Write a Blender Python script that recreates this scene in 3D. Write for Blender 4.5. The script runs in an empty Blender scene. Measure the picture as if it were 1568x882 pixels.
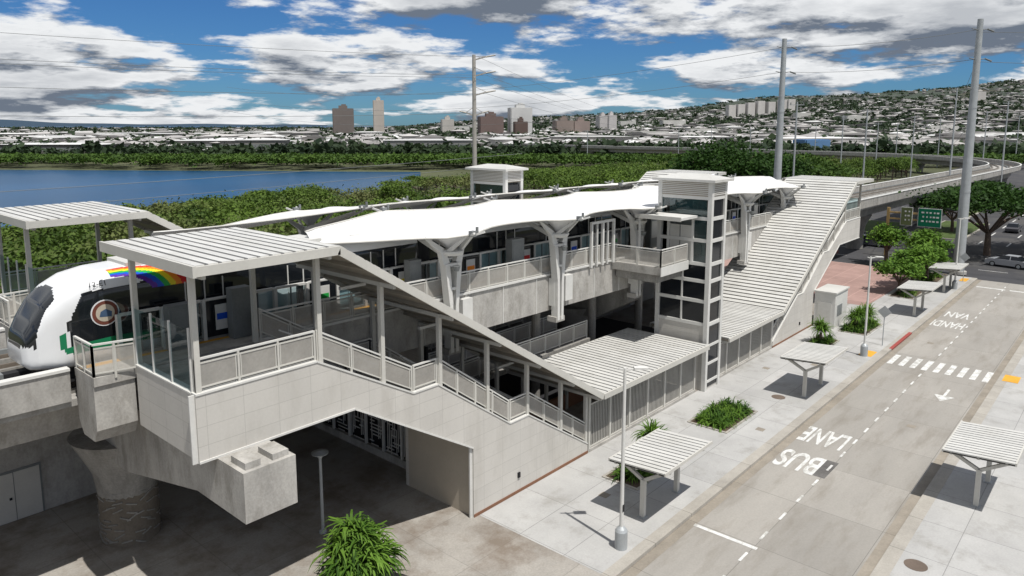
import bpy, bmesh, math, random
import numpy as np
from mathutils import Vector, Matrix
R = random.Random(7)
rng = np.random.default_rng(7)
sc = bpy.context.scene
sc.view_settings.view_transform = 'Standard'
sc.view_settings.look = 'None'
sc.view_settings.exposure = 0

# ------------------------------------------------------------------ materials
def M(name, col, rough=.75, metal=0.0, var=.15, scale=.8, fine=12.0, bump=0.0, joints=None, island=0.0, spec=.3, stain=None, aniso=None):
    m = bpy.data.materials.new(name); m.use_nodes = True
    nt = m.node_tree; N = nt.nodes; L = nt.links
    p = N['Principled BSDF']
    p.inputs['Roughness'].default_value = rough
    p.inputs['Metallic'].default_value = metal
    p.inputs['Specular IOR Level'].default_value = spec
    tc = N.new('ShaderNodeTexCoord')
    vec = tc.outputs['Object']
    if aniso:
        vm = N.new('ShaderNodeVectorMath'); vm.operation = 'MULTIPLY'; vm.inputs[1].default_value = aniso
        L.new(vec, vm.inputs[0]); vec = vm.outputs[0]
    n1 = N.new('ShaderNodeTexNoise'); n1.inputs['Scale'].default_value = scale; n1.inputs['Detail'].default_value = 7
    n1.inputs['Roughness'].default_value = .65
    n2 = N.new('ShaderNodeTexNoise'); n2.inputs['Scale'].default_value = fine; n2.inputs['Detail'].default_value = 3
    L.new(vec, n1.inputs['Vector']); L.new(tc.outputs['Object'], n2.inputs['Vector'])
    def mrange(src, a, b_, c, d):
        r = N.new('ShaderNodeMapRange'); r.inputs[1].default_value = a; r.inputs[2].default_value = b_
        r.inputs[3].default_value = c; r.inputs[4].default_value = d; L.new(src, r.inputs[0]); return r.outputs[0]
    def mult(a, b_):
        q = N.new('ShaderNodeMath'); q.operation = 'MULTIPLY'; L.new(a, q.inputs[0]); L.new(b_, q.inputs[1]); return q.outputs[0]
    fac = mult(mrange(n1.outputs['Fac'], .3, .7, 1-var, 1+var), mrange(n2.outputs['Fac'], .3, .7, 1-var*.4, 1+var*.4))
    if island:
        g = N.new('ShaderNodeNewGeometry')
        fac = mult(fac, mrange(g.outputs['Random Per Island'], 0, 1, 1-island, 1+island))
    vs = N.new('ShaderNodeVectorMath'); vs.operation = 'SCALE'
    if joints:
        axes, w, h, mort, dark, tone = joints
        sp = N.new('ShaderNodeSeparateXYZ'); cb = N.new('ShaderNodeCombineXYZ')
        L.new(tc.outputs['Object'], sp.inputs[0])
        L.new(sp.outputs['XYZ'.index(axes[0])], cb.inputs[0]); L.new(sp.outputs['XYZ'.index(axes[1])], cb.inputs[1])
        br = N.new('ShaderNodeTexBrick'); br.offset = 0
        br.inputs['Scale'].default_value = 1
        br.inputs['Brick Width'].default_value = w; br.inputs['Row Height'].default_value = h
        br.inputs['Mortar Size'].default_value = mort; br.inputs['Mortar Smooth'].default_value = .1
        br.inputs['Color1'].default_value = [c*(1-tone) for c in col]+[1]
        br.inputs['Color2'].default_value = [min(1, c*(1+tone)) for c in col]+[1]
        br.inputs['Mortar'].default_value = [c*dark for c in col]+[1]
        L.new(cb.outputs[0], br.inputs['Vector'])
        L.new(br.outputs['Color'], vs.inputs[0])
    else:
        vs.inputs[0].default_value = col
    L.new(fac, vs.inputs['Scale'])
    out = vs.outputs[0]
    if stain:
        scol, ssc, lo, hi, amt = stain
        n3 = N.new('ShaderNodeTexNoise'); n3.inputs['Scale'].default_value = ssc; n3.inputs['Detail'].default_value = 9; n3.inputs['Roughness'].default_value = .7
        L.new(vec, n3.inputs['Vector'])
        f = mrange(n3.outputs['Fac'], lo, hi, 0, amt)
        mx = N.new('ShaderNodeMix'); mx.data_type = 'RGBA'; L.new(f, mx.inputs[0]); L.new(out, mx.inputs[6]); mx.inputs[7].default_value = scol+(1,)
        out = mx.outputs[2]
    L.new(out, p.inputs['Base Color'])
    if bump:
        b = N.new('ShaderNodeBump'); b.inputs['Strength'].default_value = bump; b.inputs['Distance'].default_value = .02
        L.new(n2.outputs['Fac'], b.inputs['Height']); L.new(b.outputs[0], p.inputs['Normal'])
    return m

def glassmat(name, tint, gl=.2, rough=.03):
    m = bpy.data.materials.new(name); m.use_nodes = True
    nt = m.node_tree; N = nt.nodes; L = nt.links
    N.remove(N['Principled BSDF'])
    t = N.new('ShaderNodeBsdfTransparent'); t.inputs[0].default_value = tint+(1,)
    g = N.new('ShaderNodeBsdfGlossy'); g.inputs['Roughness'].default_value = rough
    mx = N.new('ShaderNodeMixShader'); mx.inputs[0].default_value = gl
    L.new(t.outputs[0], mx.inputs[1]); L.new(g.outputs[0], mx.inputs[2])
    L.new(mx.outputs[0], N['Material Output'].inputs[0])
    return m
def perfmat(name, col, open_=.4):
    m = M(name, col, .5)
    nt = m.node_tree; N = nt.nodes; L = nt.links
    t = N.new('ShaderNodeBsdfTransparent')
    mx = N.new('ShaderNodeMixShader'); mx.inputs[0].default_value = open_
    L.new(N['Principled BSDF'].outputs[0], mx.inputs[1]); L.new(t.outputs[0], mx.inputs[2])
    L.new(mx.outputs[0], N['Material Output'].inputs[0])
    return m
def foliage(name, c1, c2, sc_=.25, c3=None, amt3=.5):
    m = bpy.data.materials.new(name); m.use_nodes = True
    nt = m.node_tree; N = nt.nodes; L = nt.links
    p = N['Principled BSDF']; p.inputs['Roughness'].default_value = .6; p.inputs['Specular IOR Level'].default_value = .12
    g = N.new('ShaderNodeNewGeometry'); tc = N.new('ShaderNodeTexCoord')
    n = N.new('ShaderNodeTexNoise'); n.inputs['Scale'].default_value = sc_; n.inputs['Detail'].default_value = 5
    L.new(tc.outputs['Object'], n.inputs['Vector'])
    a = N.new('ShaderNodeMath'); a.operation = 'MULTIPLY_ADD'; a.inputs[1].default_value = .45
    L.new(g.outputs['Random Per Island'], a.inputs[0])
    mr = N.new('ShaderNodeMapRange'); mr.inputs[1].default_value = .35; mr.inputs[2].default_value = .65; mr.inputs[4].default_value = .55
    L.new(n.outputs['Fac'], mr.inputs[0]); L.new(mr.outputs[0], a.inputs[2])
    mx = N.new('ShaderNodeMix'); mx.data_type = 'RGBA'
    mx.inputs[6].default_value = c1+(1,); mx.inputs[7].default_value = c2+(1,)
    L.new(a.outputs[0], mx.inputs[0]); out = mx.outputs[2]
    if c3:
        n4 = N.new('ShaderNodeTexNoise'); n4.inputs['Scale'].default_value = sc_*.35; n4.inputs['Detail'].default_value = 3
        L.new(tc.outputs['Object'], n4.inputs['Vector'])
        m4 = N.new('ShaderNodeMapRange'); m4.inputs[1].default_value = .52; m4.inputs[2].default_value = .66; m4.inputs[4].default_value = amt3
        L.new(n4.outputs['Fac'], m4.inputs[0])
        mz = N.new('ShaderNodeMix'); mz.data_type = 'RGBA'; L.new(m4.outputs[0], mz.inputs[0]); L.new(out, mz.inputs[6]); mz.inputs[7].default_value = c3+(1,); out = mz.outputs[2]
    L.new(out, p.inputs['Base Color'])
    tr = N.new('ShaderNodeBsdfTranslucent'); L.new(out, tr.inputs[0])
    ms = N.new('ShaderNodeMixShader'); ms.inputs[0].default_value = .25
    L.new(p.outputs[0], ms.inputs[1]); L.new(tr.outputs[0], ms.inputs[2])
    L.new(ms.outputs[0], N['Material Output'].inputs[0])
    return m

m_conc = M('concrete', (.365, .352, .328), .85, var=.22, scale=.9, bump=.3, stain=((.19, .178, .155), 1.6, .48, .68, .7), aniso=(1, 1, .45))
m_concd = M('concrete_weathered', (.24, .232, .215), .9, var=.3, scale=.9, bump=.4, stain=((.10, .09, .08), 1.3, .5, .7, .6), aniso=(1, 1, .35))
m_walk = M('sidewalk_concrete', (.37, .366, .355), .85, var=.12, scale=.35, joints=('XY', 3.1, 2.33, .016, .62, .06), stain=((.21, .20, .175), .55, .52, .70, .6))
m_plaza = M('plaza_concrete', (.29, .272, .245), .85, var=.22, scale=.28, joints=('XY', 3.1, 3.1, .016, .75, .05), stain=((.14, .105, .075), .35, .46, .64, .75))
m_road = M('road_concrete', (.285, .27, .245), .9, var=.12, scale=.3, joints=('XY', 4.6, 3.65, .014, .60, .06), stain=((.165, .145, .115), .7, .5, .72, .6), aniso=(.3, 1.3, 1))
m_kerb = M('kerb', (.33, .31, .275), .9, var=.15, joints=('XY', 3.1, 200, .02, .6, .05))
m_gut = M('gutter_stained', (.245, .218, .18), .9, var=.18, scale=.8, joints=('XY', 4.6, 200, .014, .6, .05))
m_asph = M('asphalt', (.05, .05, .054), .9, var=.2, scale=.15, stain=((.09, .086, .08), .08, .5, .6, .6))
m_brickp = M('pink_paver', (.31, .205, .18), .9, var=.15, scale=.4, joints=('XY', 2.2, 2.2, .05, 1.3, .05))
m_paint = M('white_road_paint', (.60, .60, .58), .7, var=.15, scale=3, stain=((.31, .30, .27), 2.5, .48, .64, .85))
m_yel = M('yellow_tactile', (.62, .32, .035), .7, stain=((.4, .24, .06), 3, .5, .7, .6))
m_wall = M('wall_panel', (.50, .482, .448), .8, var=.06, scale=.5, joints=('XZ', 1.22, .61, .009, .76, .035), stain=((.37, .35, .315), .8, .48, .74, .65), aniso=(1, 1, .3))
m_walle = M('wall_panel_end', (.50, .482, .448), .8, var=.06, scale=.5, joints=('YZ', 1.22, .61, .009, .76, .035))
m_tan = M('tan_wall', (.42, .375, .31), .8, var=.06)
m_trim = M('trim_white', (.58, .575, .55), .5, var=.06, scale=2)
m_steel = M('painted_steel', (.50, .488, .45), .45, var=.06)
m_roof = M('metal_roof', (.53, .525, .50), .45, var=.06, scale=.4, island=.06, stain=((.40, .39, .355), .5, .48, .7, .6))
m_gap = M('roof_valley', (.08, .078, .073), .6)
m_soff = M('soffit', (.29, .26, .215), .6, var=.1)
m_mesh = perfmat('perforated_panel', (.42, .40, .365), .35)
m_slat = M('fence_slat', (.33, .32, .295), .5)
m_mem = M('tensile_membrane', (.69, .69, .69), .55, var=.03, scale=.5, joints=('XY', 2.1, 200, .02, .82, .012), stain=((.57, .57, .56), .6, .5, .75, .5), spec=.15)
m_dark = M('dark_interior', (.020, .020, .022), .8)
m_win = M('dark_glass', (.010, .012, .015), .08, var=0, spec=.4)
m_glass = glassmat('clear_glass', (.55, .69, .71), .08)
m_grey = M('grey_cabinet', (.18, .19, .19), .5)
m_galv = M('galvanised_steel', (.36, .38, .39), .45, .2, var=.12, scale=1.2)
m_rust = M('weathered_steel_brown', (.13, .10, .08), .8)
m_mast = M('mast_grey', (.36, .34, .31), .7)
m_rail = M('rail_steel', (.20, .17, .14), .5, .5)
m_brown = M('brown_trim', (.20, .10, .06), .7)
m_soil = M('soil', (.09, .065, .045), .95, var=.3, scale=2)
m_twhite = M('train_white', (.66, .67, .68), .22, var=.02, spec=.5)
m_tblack = M('train_black', (.008, .010, .013), .08, var=0, spec=.6)
m_tgreen = M('train_green', (.01, .17, .075), .3, var=0)
m_deco = M('pier_relief', (.15, .13, .105), .9, var=.25, bump=.4)
RB = [M('stripe_'+n, c, .3, var=0) for n, c in [('purple', (.10, .02, .3)), ('blue', (.01, .08, .55)), ('green', (.02, .35, .06)),
      ('yellow', (.75, .6, .02)), ('orange', (.75, .22, .02)), ('red', (.6, .015, .015))]]
m_bark = M('bark', (.12, .09, .07), .9, var=.3, scale=3)
m_kiawe = foliage('kiawe_foliage', (.022, .045, .010), (.13, .205, .034), .12, (.16, .145, .075), .55)
m_mang = foliage('mangrove_foliage', (.018, .042, .010), (.085, .15, .025), .05)
m_fard = foliage('far_foliage', (.018, .032, .018), (.048, .073, .034), .02)
m_dk = foliage('dark_foliage', (.010, .026, .006), (.045, .10, .018), .5)
m_bright = foliage('bright_foliage', (.03, .08, .012), (.16, .28, .04), .8)

# ------------------------------------------------------------------ builders
class B:
    def __init__(s, tf=None): s.v = []; s.f = []; s.m = []; s.mats = []; s.tf = tf
    def mi(s, mat):
        if mat not in s.mats: s.mats.append(mat)
        return s.mats.index(mat)
    def add(s, vs, fs, mat):
        o = len(s.v)
        if s.tf: vs = [s.tf(*p) for p in vs]
        s.v += [tuple(p) for p in vs]
        k = s.mi(mat)
        for f in fs: s.f.append(tuple(i+o for i in f)); s.m.append(k)
    def box(s, x0, x1, y0, y1, z0, z1, mat):
        s.add([(x0,y0,z0),(x1,y0,z0),(x1,y1,z0),(x0,y1,z0),(x0,y0,z1),(x1,y0,z1),(x1,y1,z1),(x0,y1,z1)],
              [(0,3,2,1),(4,5,6,7),(0,1,5,4),(1,2,6,5),(2,3,7,6),(3,0,4,7)], mat)
    def prism(s, poly, a, b, mat, ax='Y'):
        n = len(poly)
        mk = {'Y': lambda p, t: (p[0], t, p[1]), 'X': lambda p, t: (t, p[0], p[1]), 'Z': lambda p, t: (p[0], p[1], t)}[ax]
        vs = [mk(p, a) for p in poly]+[mk(p, b) for p in poly]
        fs = [tuple(range(n)), tuple(range(2*n-1, n-1, -1))]+[(i, (i+1) % n, (i+1) % n+n, i+n) for i in range(n)]
        s.add(vs, fs, mat)
    def beam(s, p, q, w, h, mat, w2=None, h2=None):
        p = Vector(p); q = Vector(q); d = (q-p).normalized()
        up = Vector((0, 0, 1))
        if abs(d.z) > .95: up = Vector((0, 1, 0))
        sd = d.cross(up).normalized(); up = sd.cross(d)
        w2 = w if w2 is None else w2; h2 = h if h2 is None else h2
        vs = []
        for c, ww, hh in ((p, w, h), (q, w2, h2)):
            for a, b in ((-1, -1), (1, -1), (1, 1), (-1, 1)):
                vs.append(c+sd*a*ww/2+up*b*hh/2)
        s.add(vs, [(0,1,2,3),(7,6,5,4),(0,4,5,1),(1,5,6,2),(2,6,7,3),(3,7,4,0)], mat)
    def cyl(s, p, q, r0, r1, mat, n=12):
        p = Vector(p); q = Vector(q); d = (q-p).normalized()
        up = Vector((0, 0, 1)) if abs(d.z) < .95 else Vector((1, 0, 0))
        a = d.cross(up).normalized(); b = a.cross(d)
        vs = []
        for c, r in ((p, r0), (q, r1)):
            for i in range(n):
                t = 2*math.pi*i/n; vs.append(c+a*math.cos(t)*r+b*math.sin(t)*r)
        s.add(vs, [tuple(range(n-1, -1, -1)), tuple(range(n, 2*n))]+[(i, (i+1) % n, (i+1) % n+n, i+n) for i in range(n)], mat)
    def lathe(s, cx, cy, prof, mat, n=20):
        vs = []
        for r, z in prof:
            for i in range(n):
                t = 2*math.pi*i/n; vs.append((cx+r*math.cos(t), cy+r*math.sin(t), z))
        fs = [(k*n+i, k*n+(i+1) % n, (k+1)*n+(i+1) % n, (k+1)*n+i) for k in range(len(prof)-1) for i in range(n)]
        fs += [tuple(range(n)), tuple(range(len(prof)*n-1, (len(prof)-1)*n-1, -1))]
        s.add(vs, fs, mat)
    def quad(s, a, b, c, d, mat): s.add([a, b, c, d], [(0, 1, 2, 3)], mat)
    def build(s, name, parent=None, smooth=False, recalc=True, loc=None):
        me = bpy.data.meshes.new(name)
        me.from_pydata(s.v, [], s.f)
        for m in s.mats: me.materials.append(m)
        me.polygons.foreach_set('material_index', s.m)
        if recalc:
            bm = bmesh.new(); bm.from_mesh(me); bmesh.ops.recalc_face_normals(bm, faces=bm.faces); bm.to_mesh(me); bm.free()
        if smooth:
            me.polygons.foreach_set('use_smooth', [True]*len(me.polygons))
        ob = bpy.data.objects.new(name, me); sc.collection.objects.link(ob)
        if parent: ob.parent = parent
        if loc: ob.location = loc
        return ob
def empty(name, loc=(0, 0, 0)):
    e = bpy.data.objects.new(name, None); e.location = loc; e.empty_display_size = .5
    sc.collection.objects.link(e); return e
def smooth_by_angle(ob, deg=35):
    me = ob.data
    me.polygons.foreach_set('use_smooth', [True]*len(me.polygons))
    bm = bmesh.new(); bm.from_mesh(me)
    for e in bm.edges:
        if len(e.link_faces) == 2 and e.calc_face_angle(0) > math.radians(deg): e.smooth = False
    bm.to_mesh(me); bm.free()

def rail(b, p0, p1, h=1.05, sp=1.4, mesh=m_mesh):
    p0 = Vector(p0); p1 = Vector(p1); L = (p1-p0).length; n = max(1, round(L/sp)); Z = Vector((0, 0, 1))
    for i in range(n+1):
        p = p0.lerp(p1, i/n); b.beam(p-Z*.12, p+Z*(h+.02), .07, .07, m_steel)
    b.beam(p0+Z*h, p1+Z*h, .075, .06, m_trim)
    b.beam(p0+Z*.12, p1+Z*.12, .05, .05, m_steel)
    b.beam(p0+Z*(h-.14), p1+Z*(h-.14), .04, .05, m_steel)
    for i in range(n):
        a = p0.lerp(p1, (i+.06)/n); c = p0.lerp(p1, (i+.94)/n)
        b.quad(a+Z*.15, c+Z*.15, c+Z*(h-.17), a+Z*(h-.17), mesh)
        for q in (a, c): b.beam(q+Z*.12, q+Z*(h-.14), .035, .035, m_steel)

def zf(x): return 8.95-.0105*(max(x, -20)-10)

station = empty('elevated_train_station', (0, 0, 0))

# ------------------------------------------------------------------ station wings (stairs + canopies)
COLX = [9.6, 13.9, 16.6, 19.5, 22.3, 25.0, 27.6, 29.75]
def wall_top(x):
    return float(np.interp(x, [9, 13.7, 18.0, 19.3, 23.7, 25.0, 29.8], [8.95, 8.95, 6.6, 6.6, 3.55, 3.55, .5]))
def roof_z(x):
    return float(np.interp(x, [9, 14.2, 30, 42], [13.0, 13.0, 3.35, 3.25]))
def roof_strip(b, x0, x1, y0, y1, pitch=.42):
    z0, z1 = roof_z(x0), roof_z(x1)
    p0 = Vector((x0, 0, z0)); p1 = Vector((x1, 0, z1)); d = (p1-p0); L = d.length; d.normalize()
    nrm = Vector((-d.z, 0, d.x))
    def P(s, h): return p0+d*s+nrm*h
    def slab(s0, s1, h0, h1, ya, yb, mat):
        a, bb, c, e = P(s0, h0), P(s1, h0), P(s1, h1), P(s0, h1)
        b.prism([(q.x, q.z) for q in (a, bb, c, e)], ya, yb, mat)
    slab(0, L, -.05, 0, y0+.02, y1-.02, m_gap)
    slab(0, L, -.10, -.052, y0+.02, y1-.02, m_soff)
    slab(0, L, -.26, .03, y0-.08, y0+.018, m_steel)
    slab(0, L, -.26, .03, y1-.018, y1+.08, m_steel)
    n = int(L/pitch)
    for i in range(n+1):
        s0 = i*L/(n+1); s1 = (i+1)*L/(n+1)
        slab(s0+.02, s1-.10, .002, .06, y0+.02, y1-.02, m_roof)
    k = max(1, int(L/1.4))
    for i in range(k+1):
        s0 = .05+(L-.2)*i/k
        slab(s0, s0+.09, -.24, -.103, y0+.03, y1-.03, m_soff)

def wing(mx, my, xcan_end=41.7):
    def tf(x, y, z):
        if mx: x = 84.0-x; z = z*.92
        if my: y = 62.0-y
        return (x, y, z)
    b = B(tf)
    top = [(9.45, 8.95), (13.7, 8.95), (18.0, 6.6), (19.3, 6.6), (23.7, 3.55), (25.0, 3.55), (29.8, .5)]
    poly = top+[(29.8, 0), (21.3, 0), (21.3, 3.25), (15.2, 6.85), (9.45, 6.85)]
    b.prism(poly, 21.0, 21.25, m_wall)
    for i in range(len(top)-1):
        a, c = top[i], top[i+1]
        b.beam((a[0], 21.125, a[1]+.03), (c[0], 21.125, c[1]+.03), .31, .06, m_trim)
    for a, c in (((9.45, 6.83), (15.2, 6.83)), ((15.2, 6.83), (21.28, 3.23)), ((21.28, 3.25), (21.28, 0))):
        b.beam((a[0], 21.1, a[1]), (c[0], 21.1, c[1]), .28, .07, m_trim)
    b.beam((9.43, 21.1, 6.8), (9.43, 21.1, 8.97), .3, .06, m_trim)
    b.box(21.3, 29.8, 20.97, 20.997, 0.0, .14, m_brown)
    b.box(24.2, 24.35, 20.93, 20.997, .75, 1.0, m_dark)
    b.box(9.45, 9.7, 21.252, 25.3, 6.85, 8.95, m_walle)
    b.box(9.43, 9.72, 21.3, 25.3, 8.952, 9.0, m_trim)
    b.box(9.7, 14.0, 21.252, 25.3, 8.55, 8.75, m_conc)
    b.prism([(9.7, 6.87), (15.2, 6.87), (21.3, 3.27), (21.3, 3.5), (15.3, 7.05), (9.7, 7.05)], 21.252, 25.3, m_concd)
    b.prism([(14.0, 8.95), (18.0, 6.6), (19.3, 6.6), (23.7, 3.55), (25.0, 3.55), (29.8, .5), (29.8, 0), (21.3, 0), (21.3, 3.25), (15.2, 6.85), (14.0, 6.85)], 25.302, 25.52, m_wall)
    b.box(21.3, 21.55, 21.252, 25.3, 0, 3.3, m_tan)
    for xa, xb, za, zb in ((14.0, 18.0, 8.75, 6.4), (19.3, 23.7, 6.4, 3.35), (25.0, 29.7, 3.35, .15)):
        n = int(round((za-zb)/.17))
        for i in range(n):
            x0 = xa+(xb-xa)*i/n; x1 = xa+(xb-xa)*(i+1)/n; z = za-(za-zb)*(i+1)/n
            b.box(x0, x1, 21.252, 25.3, z-.35, z, m_conc)
    b.box(18.0, 19.3, 21.252, 25.3, 6.1, 6.4, m_conc)
    b.box(23.7, 25.0, 21.252, 25.3, 3.05, 3.35, m_conc)
    b.box(29.7, 31.0, 21.252, 25.3, 0.004, .02, m_conc)
    for i in range(len(top)-1):
        a, c = top[i], top[i+1]
        rail(b, (a[0]+.1, 21.13, a[1]+.06), (c[0], 21.13, c[1]+.06), 1.02)
        if a[0] >= 13: rail(b, (max(a[0], 14.1), 25.41, a[1]+.06), (c[0], 25.41, c[1]+.06), 1.02)
    for a, c in ((1, 2), (3, 4), (5, 6)):
        for yy in (23.2, 23.35):
            b.beam((top[a][0], yy, top[a][1]+.7), (top[c][0], yy, top[c][1]+.7), .05, .05, m_trim)
    for x in COLX:
        for y in (21.13, 25.41):
            b.beam((x, y, wall_top(x)-.1), (x, y, roof_z(x)-.24), .17, .17, m_steel)
        b.beam((x, 20.3, roof_z(x)-.32), (x, 26.6, roof_z(x)-.32), .12, .16, m_steel)
    roof_strip(b, 9.3, 14.2, 20.2, 26.9)
    roof_strip(b, 14.22, 30.0, 20.2, 26.5)
    roof_strip(b, 30.02, xcan_end, 20.2, 26.1)
    b.box(9.2, 9.3, 20.1, 27.0, 12.72, 13.06, m_steel)
    for i in range(3):
        y0 = 21.3+i*1.33; b.quad((9.5, y0+.05, 9.05), (9.5, y0+1.28, 9.05), (9.5, y0+1.28, 10.95), (9.5, y0+.05, 10.95), m_glass)
        b.beam((9.5, y0, 8.95), (9.5, y0, 11.0), .06, .06, m_trim)
    b.beam((9.5, 25.29, 8.95), (9.5, 25.29, 11.0), .06, .06, m_trim)
    for x in (11.5, 17, 21, 26): b.box(x-.6, x+.6, 23.3, 23.45, roof_z(x)-.62, roof_z(x)-.5, m_trim)
    x = 30.0; xs = []
    while x < xcan_end-.5: xs.append(x); x += 1.95
    xs.append(xcan_end-.1)
    for i, x in enumerate(xs):
        b.beam((x, 21.1, 0), (x, 21.1, roof_z(x)-.26), .17, .17, m_steel)
        b.beam((x, 25.5, 0), (x, 25.5, roof_z(x)-.26), .17, .17, m_steel)
        b.beam((x, 20.3, roof_z(x)-.3), (x, 26.0, roof_z(x)-.3), .1, .14, m_steel)
        if i < len(xs)-1:
            x2 = xs[i+1]
            b.beam((x, 21.1, 2.55), (x2, 21.1, 2.55), .07, .07, m_steel)
            b.beam((x, 21.1, .2), (x2, 21.1, .2), .07, .07, m_steel)
            k = 13
            for j in range(1, k):
                xx = x+(x2-x)*j/k; b.beam((xx, 21.1, .2), (xx, 21.1, 2.55), .085, .02, m_slat)
    b.box(30.0, xcan_end, 20.98, 21.24, 0, .14, m_conc)
    return b.build('stair_wing', station)
wing(False, False)
wing(True, False, 39.4)
wing(False, True)
wing(True, True)

# ------------------------------------------------------------------ platforms
for my in (False, True):
    def tf(x, y, z, my=my): return (x, 62-y if my else y, z-.0105*(x-10))
    b = B(tf)
    X0, X1 = 8.2, 75.8
    b.box(X0, X1, 25.54, 27.3, 8.45, 8.75, m_conc)
    b.box(X0+.1, X1, 26.85, 27.2, 8.753, 8.757, m_yel)
    b.box(14.2, 69.8, 25.53, 25.75, 6.7, 8.449, m_conc)
    xx = 14.2
    while xx < 69:
        b.box(xx, xx+.05, 25.50, 25.529, 6.7, 8.75, m_trim); xx += 2.8
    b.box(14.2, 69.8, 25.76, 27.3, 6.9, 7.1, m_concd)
    b.box(14.2, 69.8, 25.45, 25.62, 8.75, 8.86, m_trim)
    rail(b, (14.2, 25.55, 8.8), (38.6, 25.55, 8.8), 1.1)
    rail(b, (44.4, 25.55, 8.8), (69.8, 25.55, 8.8), 1.1)
    for xa, xb in ((8.2, 9.5), (74.5, 75.8)):
        b.prism([(25.62, 8.44), (27.25, 8.44), (27.25, 6.9), (26.9, 6.45), (25.9, 6.45), (25.62, 6.9)], xa, xb, m_conc, 'X')
    rail(b, (8.25, 25.65, 8.75), (9.5, 25.4, 8.75), 1.1, .7)
    rail(b, (8.25, 25.65, 8.75), (8.25, 27.2, 8.75), 1.1, .8)
    b.quad((9.52, 25.4, 8.9), (9.52, 26.8, 8.9), (9.52, 26.8, 10.9), (9.52, 25.4, 10.9), m_glass)
    x = 9.6
    k = 0
    while x < 74:
        b.box(x, x+.14, 27.08, 27.26, 8.75, 10.35, m_trim)
        if k % 3 == 2:
            b.box(x+.16, x+1.5, 27.1, 27.24, 8.85, 10.3, m_win)
            b.box(x+.5, x+1.15, 27.06, 27.095, 9.1, 10.1, m_trim)
            b.box(x+.55, x+1.1, 27.05, 27.057, 9.5, 9.75, RB[(k//3) % 5+1])
        else:
            b.quad((x+.16, 27.17, 8.85), (x+1.5, 27.17, 8.85), (x+1.5, 27.17, 10.25), (x+.16, 27.17, 10.25), m_glass)
            b.box(x+.8, x+.84, 27.13, 27.2, 8.8, 10.3, m_grey)
        b.box(x+.142, x+1.52, 27.1, 27.24, 10.28, 10.38, m_trim)
        b.box(x+.142, x+1.52, 27.1, 27.24, 8.755, 8.86, m_grey)
        x += 1.54; k += 1
    for cx, cy, w, h in ((11.2, 26.6, .9, 1.7), (13.6, 26.5, .8, 2.0), (22.4, 26.2, .7, 2.0), (29.4, 25.9, 1.0, 2.3), (44.6, 26.3, .9, 2.1), (54, 26.2, .8, 2), (62, 26.3, .9, 2)):
        b.box(cx, cx+w, cy, cy+.45, 8.757, 8.757+h, m_grey)
        b.box(cx+.08, cx+w-.08, cy-.02, cy-.002, 9.5, 8.6+h, m_steel if cx > 40 else m_grey)
    b.build('platform', station)

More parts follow.
